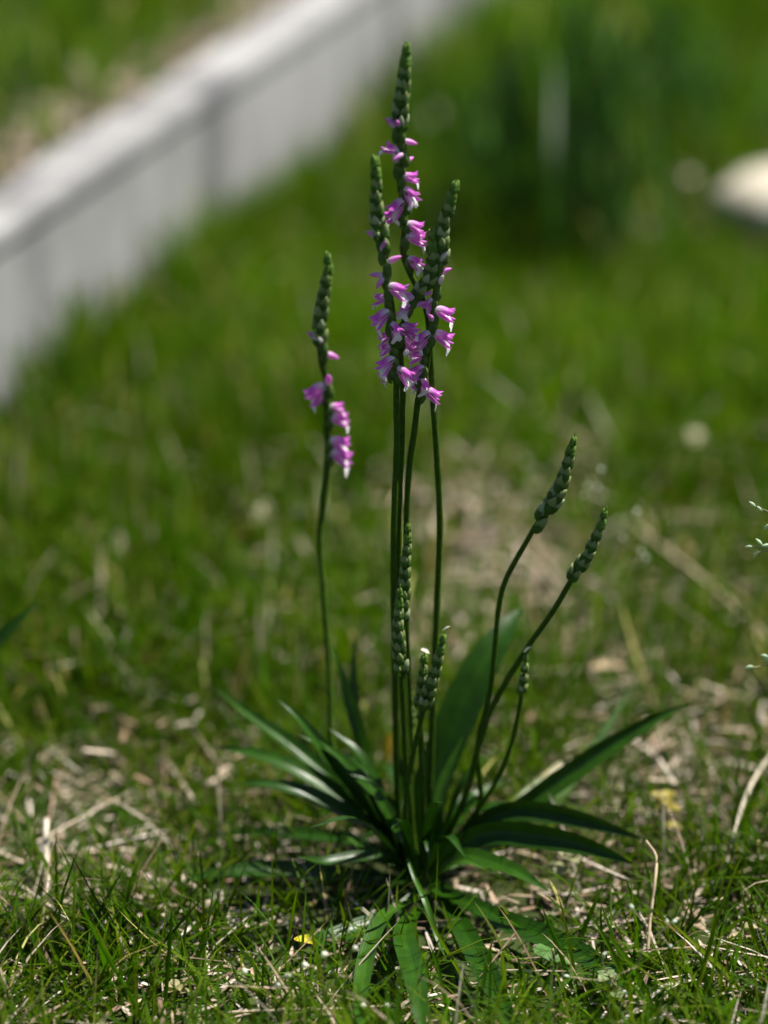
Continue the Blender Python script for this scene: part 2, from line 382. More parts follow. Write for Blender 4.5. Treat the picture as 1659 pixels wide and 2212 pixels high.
leaf([(895, 1880), (850, 1810), (760, 1735), (650, 1665), (560, 1630), (455, 1612)], (0, .02), 42, col=D2)
leaf([(895, 1885), (840, 1810), (760, 1762), (660, 1712), (580, 1693), (510, 1692)], (-.004, 0), 40, col=D1)
leaf([(893, 1890), (800, 1830), (700, 1806), (560, 1796), (470, 1803)], (0, .02), 32, col=D1)
leaf([(893, 1905), (800, 1895), (700, 1886), (590, 1878), (480, 1884), (385, 1908)], (-.004, -.015), 44, col=D1)
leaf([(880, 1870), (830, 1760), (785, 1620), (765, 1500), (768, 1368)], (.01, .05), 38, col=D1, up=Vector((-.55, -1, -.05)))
leaf([(885, 1870), (830, 1740), (790, 1620), (760, 1530), (735, 1450), (715, 1392)], (.008, .035), 34, col=D3, up=Vector((-.4, .2, .9)), fold=.2)
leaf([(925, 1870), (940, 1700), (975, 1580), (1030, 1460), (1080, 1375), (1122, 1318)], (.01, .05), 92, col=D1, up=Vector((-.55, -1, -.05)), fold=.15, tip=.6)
leaf([(925, 1885), (1000, 1825), (1100, 1762), (1200, 1692), (1300, 1622), (1400, 1562), (1490, 1516)], (0, .02), 46, col=D2, fold=.45, up=Vector((-.3, -1, .3)))
leaf([(930, 1880), (1020, 1815), (1110, 1745), (1165, 1700), (1222, 1655)], (.004, .035), 36, col=(.075, .125, .008), tipcol=(.20, .16, .03), broken=True, label='leaf with a broken end, yellow sunlight in its colour')  # yellow sunlight is put into the colour of this leaf
leaf([(935, 1880), (1060, 1830), (1180, 1740), (1270, 1630), (1370, 1478)], (.01, .055), 36, col=(.09, .16, .05), up=FACE)
leaf([(930, 1880), (985, 1822), (1080, 1757), (1180, 1755), (1290, 1780), (1395, 1815)], (-.004, -.012), 44, col=D1, fold=.4, up=Vector((-.35, -1, .4)))
leaf([(930, 1890), (975, 1835), (1060, 1800), (1170, 1808), (1280, 1832), (1368, 1866)], (-.012, -.03), 52, col=D1, fold=.35, up=Vector((-.35, -1, .45)))
leaf([(925, 1925), (895, 1945), (865, 1956), (825, 1985), (795, 2055), (782, 2130), (778, 2190), (795, 2255)], (-.018, -.115), 38, col=D3, fold=.3, up=Vector((-.2, -.35, .9)))
leaf([(905, 1960), (885, 1985), (872, 2020), (888, 2080), (902, 2145), (915, 2260)], (-.03, -.115), 50, col=D2, fold=.3, tip=.7)
leaf([(930, 1915), (965, 1955), (1000, 2010), (1040, 2085), (1080, 2160), (1125, 2250)], (-.015, -.11), 52, col=D1, fold=.3)
leaf([(900, 1930), (850, 1975), (770, 2005), (700, 2030), (636, 2030)], (-.02, -.055), 46, col=D2, tipcol=(.42, .36, .03), tip=.5, label='dark leaf with a nibbled yellow tip')
leaf([(935, 1910), (1010, 1950), (1090, 1990), (1200, 2035), (1300, 2090), (1400, 2165)], (-.012, -.085), 58, col=D1)
leaf([(930, 1905), (960, 1875), (1000, 1858), (1048, 1877)], (-.02, -.03), 24, col=D3)
leaf([(925, 1910), (990, 1850), (1060, 1862), (1120, 1885), (1185, 1925)], (-.015, -.04), 40, col=D2)
leaf([(925, 1915), (960, 1930), (1000, 1945), (1050, 1965), (1085, 1990)], (-.02, -.05), 34, col=D1)
leaf([(880, 1840), (860, 1760), (800, 1700), (740, 1640), (690, 1600)], (-.004, 0), 30, col=D2)
leaf([(905, 1870), (900, 1780), (905, 1680), (925, 1600)], (-.006, .0), 20, col=D2, up=FACE)
leaf([(900, 1870), (885, 1770), (870, 1680), (850, 1600)], (-.002, .01), 22, col=D2, up=FACE)
leaf([(915, 1870), (940, 1770), (960, 1680), (1000, 1590)], (-.004, .01), 24, col=D3, up=FACE)
leaf([(920, 1880), (980, 1780), (1030, 1720), (1100, 1680)], (.0, .03), 26, col=D2)
leaf([(890, 1890), (850, 1860), (780, 1850), (700, 1860), (640, 1850)], (-.012, -.03), 30, col=D1)
leaf([(890, 1900), (860, 1870), (800, 1840), (730, 1790)], (-.012, -.01), 26, col=D3)
leaf([(900, 1890), (890, 1840), (860, 1790), (820, 1720), (795, 1690)], (-.015, -.01), 28, col=D2)
leaf([(880, 1855), (897, 1900), (918, 1945), (945, 2025), (965, 2075)], (-.03, -.06), 13, col=D3)
leaf([(912, 1890), (930, 1850), (945, 1800), (950, 1740)], (-.012, -.01), 26, col=D1, up=FACE)
for k in range(14):                          # young inner leaves that thicken the heart of the rosette
    a = random.uniform(0, 2 * math.pi); r = random.uniform(.02, .055); h = random.uniform(.012, .05)
    tip_ = Vector((math.cos(a) * r, math.sin(a) * r - .006, h)); b_ = Vector((math.cos(a) * .004, math.sin(a) * .004 - .006, .002))
    mid = b_.lerp(tip_, .5) + Vector((0, 0, .012))
    link('leaf', strap([b_, mid, tip_], random.uniform(20, 34), n=12, up=Vector((0, 0, 1)), col=random.choice([D1, D1, D2])), orchid, [M['leaf']])

# bud, bract and flower meshes (shared)
def lathe_bud(L, R, bend, cols, n=7, s=8, point=.8):
    V = []; C = []; Fc = []
    for i in range(n):
        u = i / (n - 1); r = R * max(.04, math.sin(math.pi * (u * .93 + .05)) ** point * (1.15 - .35 * u))
        for k in range(s):
            a = 2 * math.pi * k / s; V.append(Vector((r * math.cos(a) + bend * u * u * L, r * math.sin(a), u * L)))
            C.append(cols(u, math.cos(a)))
    for i in range(n - 1):
        for k in range(s): Fc.append((i * s + k, i * s + (k + 1) % s, (i + 1) * s + (k + 1) % s, (i + 1) * s + k))
    Fc += [tuple(range(s))[::-1], tuple(range((n - 1) * s, n * s))]
    return V, Fc, C
def lerp3(a, b, t): return Vector(a).lerp(Vector(b), max(0, min(1, t)))
def bract(mb, L, R, col):
    V = []; C = []; Fc = []; n, s = 6, 5
    for i in range(n):
        u = i / (n - 1); w_ = R * (1.25 * math.sin(math.pi * min(1, .28 + u * .72)) ** .8 + .02)
        for k in range(s):
            a = (-1 + 2 * k / (s - 1)) * 1.25
            V.append(Vector((w_ * math.cos(a) * 1.0 + .12 * R, w_ * math.sin(a), u * L * .92 - .1 * L))); C.append(Vector(col) * (1.25 if k == 2 else 1))
    for i in range(n - 1):
        for k in range(s - 1): Fc.append((i * s + k, i * s + k + 1, (i + 1) * s + k + 1, (i + 1) * s + k))
    mb.add(V, Fc, C)
def make_bud(kind):
    mb = MB(); G, Pale, Pk = (.13, .21, .045), (.36, .42, .24), (.52, .22, .42)
    if kind == 'tip': fn = lambda u, c: lerp3((.11, .21, .03), (.16, .27, .05), u)
    elif kind == 'green': fn = lambda u, c: lerp3(G, (.27, .33, .13), u)
    elif kind == 'pale': fn = lambda u, c: lerp3((.14, .2, .08), Pale, u * 1.3)
    else: fn = lambda u, c: lerp3((.14, .18, .08), Pk, u * 1.2 - .2)
    v_, f_, c_ = lathe_bud(1, .30, .02, fn); mb.add(v_, f_, c_)
    bract(mb, .85, .30, (.05, .11, .018) if kind != 'tip' else (.09, .18, .025))
    me = mb.mesh('bud'); me.materials.append(M['bud']); return me
BUD = {k: make_bud(k) for k in ('tip', 'green', 'pale', 'pink')}
def make_ovary():
    mb = MB(); v_, f_, c_ = lathe_bud(1, .27, .03, lambda u, c: lerp3((.08, .14, .03), (.14, .20, .06), u)); mb.add(v_, f_, c_); bract(mb, 1.05, .25, (.07, .13, .025))
    me = mb.mesh('ovary'); me.materials.append(M['bud']); return me
OV = make_ovary()
WHITE, PINK, MAG = (.84, .80, .83), (.82, .30, .75), (.66, .04, .58)
def make_closed(pale):
    mb = MB()
    def fn(u, c):
        if pale: return lerp3((.42, .48, .32), (.80, .70, .74), u * 1.6)
        return lerp3((.86, .80, .82), lerp3(PINK, MAG, .35 if c < .2 else .05), u * 1.8 - .15)
    v_, f_, c_ = lathe_bud(1, .19, -.12, fn, n=9, s=10, point=.62)
    mb.add([Vector((p.z, p.y, p.x)) for p in v_], [q[::-1] for q in f_], c_)
    me = mb.mesh('closed_flower'); me.materials.append(M['petal']); return me
CLOSED = {False: make_closed(False), True: make_closed(True)}
def make_flower(seed):
    R_ = random.Random(seed); mb = MB()
    # hood of upper sepal and petals: half tube that flares and splits into three recurved tips
    n, s = 12, 17; V = []; C = []; Fc = []
    for i in range(n):
        u = i / (n - 1)
        for k in range(s):
            q = -1 + 2 * k / (s - 1); a = q * 1.55
            ln = 4.7 * (.72 + .28 * abs(math.cos(q * math.pi * 1.5)) ** .9) + R_.uniform(-.08, .08) * (u > .9)
            r = (.72 + .30 * math.sin(min(1, u * 2.0) * math.pi / 2)) * (1 + .10 * max(0, u - .75) * 4)
            x = u * ln; z = .25 + .35 * math.sin(u * 2.4) - .55 * u * u + (3.6 * max(0, u - .74) ** 1.2) * abs(math.cos(q * math.pi * 1.5)) * (1.3 - abs(q) * .5)
            V.append(Vector((x, r * math.sin(a) * .92, z + r * math.cos(a))))
            st_ = math.exp(-((abs(q) - .02) / .28) ** 2) * .5 + .4 * math.exp(-((u - .72) / .3) ** 2) + .35 * math.exp(-((abs(q) - .62) / .18) ** 2)
            c = lerp3(WHITE, PINK, u * 1.7 - .15); c = lerp3(c, MAG, 1.25 * st_ * min(1, u * 1.8) * R_.uniform(.75, 1.1))
            C.append(lerp3(c, PINK, max(0, u - .88) * 5))
    for i in range(n - 1):
        for k in range(s - 1): Fc.append((i * s + k, i * s + k + 1, (i + 1) * s + k + 1, (i + 1) * s + k))
    mb.add(V, Fc, C)
    # two spreading side sepals
    for sg in (-1, 1):
        n, s = 9, 5; V = []; C = []; Fc = []; dr = R_.uniform(.5, 1.2); sp_ = R_.uniform(.9, 1.5)
        for i in range(n):
            u = i / (n - 1); wd = .58 * math.sin(math.pi * (.12 + .86 * u)) ** .8 + .02
            c0 = Vector((5.3 * u, sg * (.70 + sp_ * u * u * 1.0), -.05 - dr * u - .3 * u * u + .9 * max(0, u - .75) * 2))
            for k in range(s):
                q = -1 + 2 * k / (s - 1)
                V.append(c0 + Vector((0, sg * -.12 * (1 - q * q), 0)) + Vector((0, sg * .35 * q * wd, .95 * q * wd)))
                C.append(lerp3(lerp3(WHITE, PINK, u * 1.8), MAG, (1 - abs(q)) * .9 * (u > .15)))
        for i in range(n - 1):
            for k in range(s - 1): Fc.append((i * s + k, i * s + k + 1, (i + 1) * s + k + 1, (i + 1) * s + k))
        mb.add(V, Fc, C)
    # white frilled lip, curving down
    n, s = 12, 11; V = []; C = []; Fc = []
    for i in range(n):
        u = i / (n - 1); th = max(0, (u - .42)) * 2.3
        x = 4.0 * min(u, .5) / .5 * .95 + (1.3 * math.sin(th) if u > .42 else 0); z = -.6 - .25 * u - (1.45 * (1 - math.cos(th)) if u > .42 else 0)
        wd = (.85 + .45 * u + .95 * math.exp(-((u - .8) / .2) ** 2)) * (1 if u < .9 else .72)
        for k in range(s):
            q = -1 + 2 * k / (s - 1); fr = R_.uniform(-.16, .16) * (abs(q) > .7 or i > n - 3) * (u > .4)
            V.append(Vector((x + fr, q * wd * (1 + fr * .6), z + (.5 * (1 - u * 2) if u < .5 else -1.0 * min(1, (u - .5) * 4)) * q * q + fr + .06 * math.sin(k * 2.4 + i) * (u > .5))))
            C.append(lerp3((.84, .82, .82), PINK, .25 * (u < .3)))
    for i in range(n - 1):
        for k in range(s - 1): Fc.append((i * s + k, i * s + k + 1, (i + 1) * s + k + 1, (i + 1) * s + k))
    mb.add(V, Fc, C)
    for p in mb.v: p *= 1 / 5.0
    me = mb.mesh('flower'); me.materials.append(M['petal']); return me
FLOW = [make_flower(s) for s in range(5)]

def place(name, me, parent, loc, xdir, up, scale):
    """local X along xdir, local Z as close to up as possible"""
    x = xdir.normalized(); y = up.cross(x)
    if y.length < 1e-5: y = x.orthogonal()
    y.normalize(); z = x.cross(y)
    o = link(name, me, parent)
    sc = scale if hasattr(scale, '__len__') else (scale,) * 3
    o.matrix_local = Matrix.Translation(loc) @ Matrix((x, y, z)).transposed().to_4x4() @ Matrix.Diagonal((*sc, 1))
    return o
def place_up(name, me, parent, loc, zdir, out, scale):
    z = zdir.normalized(); x = (out - z * out.dot(z)).normalized(); y = z.cross(x)
    o = link(name, me, parent); sc = scale if hasattr(scale, '__len__') else (scale,) * 3
    o.matrix_local = Matrix.Translation(loc) @ Matrix((x, y, z)).transposed().to_4x4() @ Matrix.Diagonal((*sc, 1))
    return o

def spike(pts, Y, budlen, rad=.00098, flowers=(), bud=(.0025, .0036), nb=24, label=None, pale=.45, turn=2.4, bw=.0011, Ybase=0.0, spread=1.0):
    """pts: photo places from tip to base; the first budlen photo units carry buds"""
    n = len(pts); W = []
    y0, y1 = pts[0][1], pts[-1][1]
    for x, y in pts:
        t = (y - y0) / max(1, (y1 - y0)); W.append(P(x, y, Y + (Ybase - Y) * max(0, (t - .25) / .75) ** 1.6))
    base = Vector((W[-1].x * .35, Ybase * .6 - .006 + W[-1].y * .2, .001))
    if W[-1].z > .006: W.append(base)
    W = W[::-1]
    m_ = max(24, int(sum((W[i + 1] - W[i]).length for i in range(len(W) - 1)) / .0035))
    p = spline(W, m_); T = tangents(p); L_tot = [0]
    for i in range(1, m_): L_tot.append(L_tot[-1] + (p[i] - p[i - 1]).length)
    tot = L_tot[-1]; bl = budlen * MM * 1.06
    rads = [rad * (1.12 - .25 * l / tot) * (1 if l < tot - bl else max(.25, 1 - .72 * (l - tot + bl) / bl)) for l in L_tot]
    v_, f_ = tube_data(p, rads, 9, .05)
    me = mesh('flower_spike', v_, f_); o = link('flower_spike', me, orchid, [M['stem']])
    if label: o['label'] = label
    def at(l):
        i = min(range(m_), key=lambda k: abs(L_tot[k] - l)); return p[i], T[i], rads[i]
    # buds wind round the upper part
    ph = random.uniform(0, 6)
    for k in range(nb):
        t = k / (nb - 1); l = tot - bl + bl * (t ** .92) * .985 - .0022
        c, tg, r = at(l); N = tg.orthogonal().normalized(); B = tg.cross(N); a = ph + k * turn + random.uniform(-.12, .12)
        out = N * math.cos(a) + B * math.sin(a); size = 1.34 * (bud[1] + (bud[0] - bud[1]) * t ** 1.5)
        if t > .9: size *= .85
        kind = 'tip' if t > .72 else ('green' if t > pale or random.random() < .4 else 'pale')
        d = tg * 1.0 + out * (.34 * (1 - t) + .10)
        wsc = size * (.82 + .06 * t) * spread
        place_up('bud', BUD[kind], o, c + out * (r * .55 + .0001), d, out, (wsc, wsc, size))
    c, tg, r = at(tot); place_up('bud', BUD['tip'], o, c - tg * .0026, tg, tg.orthogonal(), bud[0] * .8)
    # flowers: base place, tip place, kind, towards the viewer (mm)
    for fi, (b, t_, kind, fr) in enumerate(flowers):
        i = min(range(m_), key=lambda k: (p[k] - P(b[0], b[1], p[k].y)).length)
        c, tg, r = p[i], T[i], rads[i]
        bp = P(b[0], b[1], c.y - .0006 * (fr > 0)); tp = P(t_[0], t_[1], c.y - fr * .001)
        d = tp - bp; ln = max(.0040, min(.0064, d.length)) * 1.14
        out = d - tg * d.dot(tg); out = out.normalized() if out.length > 1e-5 else tg.orthogonal()
        off = bp - c; off -= tg * off.dot(tg)
        if off.length > r * 2.2: off = off.normalized() * r * 2.2
        start = c + off * .7
        if kind == 'o':
            place('flower', FLOW[fi % 5], o, start, d, Vector((0, 0, 1)), (ln, ln * 1.15, ln * 1.15))
        else:
            place('closed_flower', CLOSED[kind == 'w'], o, start, d, Vector((0, 0, 1)), (ln, ln * 1.02, ln * 1.02))
        oo = off.normalized() * .6 + out * .4 if off.length > 1e-5 else out
        place_up('ovary', OV, o, start - tg * .0034 - oo * .0004, tg * 1 + oo * .16, oo, (.0048, .0048, .0050))
    return o

S1 = [z1(690, 95), z1(682, 350), z1(645, 700), z1(622, 950), z1(622, 1130), z1(642, 1270), z1(622, 1450), z1(632, 1600), z1(670, 1800), z1(682, 2000), z1(655, 2200), z2(690, 430), z2(790, 640), z2(870, 800), z2(910, 950), z2(925, 1060), z2(940, 1300), z2(950, 1500), z2(968, 1850),
      (942, 960), (950, 1130), (944, 1300), (938, 1450), (932, 1600), (925, 1750)]
F1 = [(z1(585, 960), z1(510, 860), 'c', .5), (z1(650, 940), z1(620, 860), 'c', 2.5), (z1(650, 1060), z1(758, 1068), 'c', 0), (z1(600, 1245), z1(465, 1180), 'o', .5), (z1(690, 1180), z1(580, 1235), 'c', 3),
      (z1(655, 1300), z1(700, 1262), 'c', -1), (z1(600, 1365), z1(578, 1295), 'w', 1.5), (z1(660, 1420), z1(812, 1425), 'o', .5), (z1(660, 1545), z1(790, 1640), 'o', 3), (z1(690, 1690), z1(545, 1810), 'o', 2.6),
      (z1(630, 1830), z1(470, 1880), 'o', .2), (z1(700, 1990), z1(858, 2030), 'o', 0), (z1(690, 2140), z1(875, 2170), 'o', .8), (z2(725, 400), z2(860, 450), 'o', 2.6)]
spike(S1, 0.0, 158, flowers=F1, nb=30, Ybase=.004, label='tallest spike, open pink flowers most of the way up')
S3 = [z1(375, 1232), z1(385, 1500), z1(388, 1700), z1(400, 1900), z1(430, 2050), z2(470, 250), z2(500, 450), z2(512, 600), z2(530, 750), z2(550, 900), z2(562, 1050), z2(575, 1250), z2(590, 1400), z2(592, 1600), z2(590, 1900), (857, 950), (852, 1100), (850, 1250), (852, 1400), (855, 1600), (862, 1750)]
F3 = [(z2(405, 195), z2(345, 145), 'c', -1), (z2(425, 315), z2(450, 230), 'c', 2), (z2(480, 365), z2(602, 282), 'c', 1), (z2(460, 485), z2(332, 462), 'c', .5), (z2(475, 565), z2(385, 660), 'c', 2), (z2(500, 690), z2(685, 745), 'o', 2.2),
      (z2(500, 805), z2(392, 805), 'o', -1.5), (z2(512, 915), z2(355, 1040), 'o', 1.8), (z2(510, 1050), z2(610, 1160), 'o', 3), (z2(552, 1180), z2(425, 1225), 'o', 0), (z2(562, 1325), z2(428, 1370), 'o', 0), (z2(565, 1390), z2(415, 1490), 'o', 2.4),
      (z2(525, 1520), z2(440, 1590), 'o', .5), (z2(592, 1505), z2(740, 1600), 'o', 2.6)]
spike(S3, -.006, 172, flowers=F3, nb=27, Ybase=-.002)
S4 = [z2(945, 55), z2(955, 200), z2(955, 400), z2(925, 560), z2(850, 690), z2(785, 800), z2(730, 890), z2(685, 970), z2(655, 1060), z2(630, 1180), z2(632, 1330), z2(640, 1500), z2(660, 1680), z2(652, 1900), (868, 950), (862, 1080), (860, 1250), (866, 1400), (872, 1550), (880, 1720)]
F4 = [(z2(825, 720), z2(957, 670), 'c', 1), (z2(795, 725), z2(725, 755), 'c', 2), (z2(755, 845), z2(888, 788), 'c', 1), (z2(700, 890), z2(645, 930), 'o', 3), (z2(650, 1020), z2(595, 1030), 'w', 0), (z2(630, 1075), z2(790, 1090), 'o', 1.5),
      (z2(640, 1130), z2(745, 1200), 'o', 1.5), (z2(650, 1210), z2(755, 1290), 'o', -1.5), (z2(645, 1610), z2(800, 1690), 'o', 0)]
spike(S4, -.002, 140, flowers=F4, nb=24, Ybase=.008)
S5 = [z1(1200, 1500), z1(1155, 1700), z1(1095, 1900), z1(1055, 2100), z2(1060, 200), z2(1030, 450), z2(1012, 650), z2(1000, 850), z2(995, 1000), z2(970, 1150), z2(930, 1280), z2(910, 1400), z2(888, 1550), z2(815, 1800), z2(775, 2150), (885, 1000), (878, 1120), (876, 1300), (882, 1500), (890, 1720)]
F5 = [(z2(1040, 360), z2(1085, 258), 'w', 1), (z2(1000, 545), z2(1108, 478), 'c', .5), (z2(1012, 640), z2(1045, 552), 'w', 1.5), (z2(965, 785), z2(870, 890), 'o', 1.5), (z2(968, 865), z2(1155, 920), 'o', 1.2), (z2(970, 1020), z2(938, 960), 'c', 2), (z2(950, 1095), z2(800, 1190), 'o', 2),
      (z2(950, 1175), z2(1130, 1255), 'o', 1.5), (z2(885, 1290), z2(745, 1300), 'o', .5), (z2(880, 1370), z2(730, 1385), 'o', 0), (z2(870, 1505), z2(745, 1570), 'o', 2.2), (z2(830, 1610), z2(885, 1735), 'o', 2.8), (z2(890, 1680), z2(1045, 1760), 'o', .5)]
spike(S5, -.001, 168, flowers=F5, nb=27, Ybase=.0)
S2 = [(710, 543), z3(545, 300), z3(508, 500), z3(472, 800), z3(472, 1050), z3(492, 1200), z3(535, 1300), z3(553, 1400), z3(542, 1550), z3(532, 1750), z3(545, 1950), (706, 1010), (698, 1080), (691, 1170), (699, 1280), (708, 1400), (714, 1500), (718, 1610), (755, 1700), (840, 1830)]
F2 = [(z3(475, 980), z3(382, 875), 'c', 0), (z3(540, 925), z3(460, 865), 'w', 2), (z3(512, 1075), z3(655, 1105), 'c', 0), (z3(548, 1310), z3(548, 1205), 'c', 3), (z3(510, 1330), z3(350, 1440), 'o', 1.5), (z3(525, 1490), z3(395, 1545), 'o', 0),
      (z3(575, 1600), z3(700, 1600), 'o', -.5), (z3(575, 1720), z3(742, 1735), 'o', 0), (z3(570, 1850), z3(745, 1880), 'o', .5), (z3(575, 1965), z3(765, 2040), 'o', 1.5)]
spike(S2, .040, 178, flowers=F2, nb=27, bud=(.0026, .0036), Ybase=.0, pale=.2, label='leftmost spike, standing apart from the others')
S6 = [(1243, 935), (1226, 1000), (1206, 1060), (1182, 1100), (1158, 1135), (1120, 1200), (1090, 1258), (1076, 1320), (1069, 1400), (1061, 1480), (1048, 1540), (1033, 1600), (1032, 1640), (1038, 1695), (1034, 1745), (985, 1820)]
spike(S6, -.006, 190, nb=26, bud=(.0021, .0044), pale=.3, rad=.00085, Ybase=-.002, spread=.98, label='slender arching spike of closed buds')
S7 = [(1312, 1093), (1292, 1150), (1265, 1205), (1240, 1242), (1200, 1312), (1150, 1384), (1100, 1462), (1060, 1535), (1035, 1610), (1005, 1720), (950, 1840)]
spike(S7, -.010, 160, nb=34, bud=(.0018, .0032), pale=0, rad=.00095, Ybase=.0)
S8 = [(1137, 1402), (1134, 1440), (1129, 1480), (1122, 1530), (1102, 1615), (1065, 1700), (990, 1810)]
SP8 = spike(S8, -.01, 82, nb=22, bud=(.0013, .0022), pale=0, rad=.0007, Ybase=-.004)
S9 = [(883, 1120), (878, 1200), (872, 1280), (870, 1340), (872, 1450), (878, 1600), (890, 1760)]
spike(S9, -.012, 195, nb=42, bud=(.0018, .0030), pale=0, rad=.0009, Ybase=-.004)
S10 = [(864, 1262), (861, 1330), (862, 1400), (866, 1446), (870, 1520), (876, 1650), (890, 1790)]
spike(S10, -.02, 178, nb=38, bud=(.0018, .0034), pale=.08, rad=.0009, Ybase=-.008)
S11 = [(962, 1362), (945, 1430), (928, 1490), (915, 1530), (902, 1590), (882, 1680), (875, 1780), (890, 1840)]
SP11 = spike(S11, -.022, 165, nb=34, bud=(.0020, .0032), pale=0, rad=.00085, Ybase=-.01)
S12 = [(918, 1406), (913, 1460), (909, 1520), (909, 1600), (913, 1700), (915, 1800)]
SP12 = spike(S12, -.018, 120, nb=28, bud=(.0018, .0028), pale=0, rad=.0009, Ybase=-.01)
S13 = [(891, 1488), (889, 1530), (887, 1600), (890, 1700), (900, 1800)]
spike(S13, .012, 90, nb=22, bud=(.0013, .002), pale=0, rad=.0007, Ybase=.002)

# ------------------------------------------------------------------ single things in the turf
def gblade(pts, w, dy=.01, label='long green grass blade standing clear of the turf in front of the orchid', group='clear foreground grass blades', col=None, mat='grass', name='grass_shoot', cat='grass', up=None):
    """pts from tip to root (photo places)"""
    root = PZ(*pts[-1], 0.0); n = len(pts); W = []
    for i, (x, y) in enumerate(pts): W.append(P(x, y, root.y + dy * (1 - i / (n - 1)), .002))
    W = W[::-1]; W[0].z = -.002
    c = col or Vector(random.choice(GREENS.tolist())) * random.uniform(.8, 1.1)
    me = strap([q - root for q in W], w, n=12, up=up or Vector((random.uniform(-.6, .6), -.6, .8)), fold=.3, base_w=.8, tip=.9, col=c, wave=0, nacross=3)
    o = link(name, me, None, [M[mat]]); o.location = root
    return tag(o, label, cat, group)
def z8(x, y): return ((900 + x / 1.659) / 1.71, (2983 + y / 1.659) / 1.71)
def z5(x, y): return ((x / 1.659) / 1.71, (2700 + y / 1.659) / 1.71)
def z6(x, y): return ((1800 + x / 1.6) / 1.71, (2700 + y / 1.6) / 1.71)
BL_ = [([z8(595, 680), z8(830, 800), z8(1000, 900), z8(1165, 1030)], 10), ([z8(640, 1092), z8(1000, 1128), z8(1280, 1150)], 9), ([z8(1100, 628), z8(1230, 850), z8(1420, 1100)], 9),
       ([z8(0, 385), z8(200, 505), z8(385, 655)], 10), ([z8(1125, 795), z8(1200, 1020), z8(1270, 1310)], 9), ([z8(1215, 570), z8(1270, 740), z8(1360, 910)], 8), ([z8(1535, 780), z8(1480, 1000), z8(1440, 1280)], 9),
       ([z8(1585, 850), z8(1600, 1050), z8(1625, 1320)], 9), ([z8(150, 925), z8(250, 1110), z8(330, 1320)], 10), ([z8(300, 1030), z8(420, 1180), z8(540, 1325)], 10), ([z8(130, 810), z8(125, 950), z8(105, 1150)], 9),
       ([z8(330, 490), z8(290, 720), z8(240, 960)], 9), ([z8(785, 1155), z8(860, 1250), z8(920, 1325)], 8), ([z8(890, 1025), z8(940, 1150), z8(975, 1320)], 9), ([z8(1195, 1000), z8(1090, 1170), z8(990, 1300)], 12), ([z8(1090, 1140), z8(1130, 1240), z8(1150, 1325)], 9),
       ([z5(180, 650), z5(300, 850), z5(410, 1090)], 11), ([z5(310, 655), z5(338, 800), z5(362, 960)], 9), ([z5(515, 475), z5(600, 640), z5(745, 805)], 12), ([z5(470, 990), z5(560, 1200), z5(700, 1450), z5(830, 1680), z5(905, 1795)], 10),
       ([z5(930, 1260), z5(1150, 1420), z5(1440, 1640)], 10), ([z5(150, 1080), z5(230, 1330), z5(315, 1580)], 13), ([z5(1055, 1060), z5(1040, 1330), z5(995, 1790)], 11), ([z5(690, 960), z5(730, 1070), z5(785, 1220)], 11), ([z5(270, 1230), z5(370, 1460), z5(480, 1760)], 11),
       ([z5(85, 1200), z5(150, 1440), z5(180, 1700)], 10), ([z5(1130, 1420), z5(1260, 1620), z5(1400, 1790)], 11), ([z5(1410, 1400), z5(1480, 1580), z5(1600, 1795)], 11), ([z5(70, 1570), z5(160, 1700), z5(240, 1795)], 9), ([z5(190, 1310), z5(195, 1560), z5(230, 1795)], 8), ([z5(600, 1610), z5(680, 1720), z5(730, 1795)], 9),
       ([z6(315, 1020), z6(420, 1280), z6(540, 1560)], 10), ([z6(600, 1070), z6(720, 1270), z6(830, 1520), z6(900, 1690)], 11), ([z6(690, 890), z6(600, 1100), z6(470, 1340)], 11), ([z6(1065, 1110), z6(1260, 1290), z6(1440, 1460), z6(1620, 1640)], 11), ([z6(1500, 940), z6(1560, 1160), z6(1650, 1400)], 11),
       ([z6(1370, 980), z6(1320, 1250), z6(1170, 1680)], 10), ([z6(820, 880), z6(880, 1060), z6(915, 1280)], 11), ([z6(1165, 600), z6(1190, 700), z6(1240, 820)], 11), ([z6(1230, 1270), z6(1290, 1450), z6(1370, 1730)], 11), ([z6(570, 1425), z6(680, 1500), z6(800, 1580)], 9), ([z6(700, 1190), z6(880, 1430), z6(1040, 1720)], 14),
       ([z6(1655, 870), z6(1480, 900), z6(1290, 935)], 10), ([z6(1650, 1320), z6(1600, 1430), z6(1540, 1520)], 14), ([z6(85, 1270), z6(100, 1500), z6(125, 1720)], 10), ([z6(180, 1320), z6(200, 1480), z6(215, 1640)], 10), ([z6(400, 1470), z6(430, 1600), z6(470, 1730)], 9), ([z6(530, 800), z6(640, 860), z6(800, 890)], 10)]
ZONES = [((860, 2120), 'by the curled orchid leaf'), ((630, 2080), 'around the white-podded wiry weed'), ((330, 2080), 'on the straw-strewn turf away from the rosette'), ((130, 1850), 'beside the bare straw patch'), ((100, 2120), 'on the turf before the bare straw patch'),
         ((1080, 2060), 'between the drooping orchid leaves'), ((1280, 2130), 'around the airy seed head'), ((1450, 1960), 'beside the upright dry stem'), ((1570, 2100), 'near the withered little weeds')]
for pts, w_ in BL_:
    mx_ = sum(p[0] for p in pts) / len(pts); my_ = sum(p[1] for p in pts) / len(pts)
    zn = min(ZONES, key=lambda q: (q[0][0] - mx_) ** 2 + (q[0][1] - my_) ** 2)[1]
    gblade(pts, w_ * .95, dy=random.uniform(-.004, .012), label='long green grass blade standing clear ' + zn, group='clear grass blades ' + zn)
gblade([(88, 1288), (50, 1330), (0, 1378), (-70, 1475), (-130, 1760)], 42, dy=.012, up=FACE, label='broad dark green blade slanting in beside the lawn, apart from the orchid', group=None, col=(.03, .085, .015), name='broad_grass')

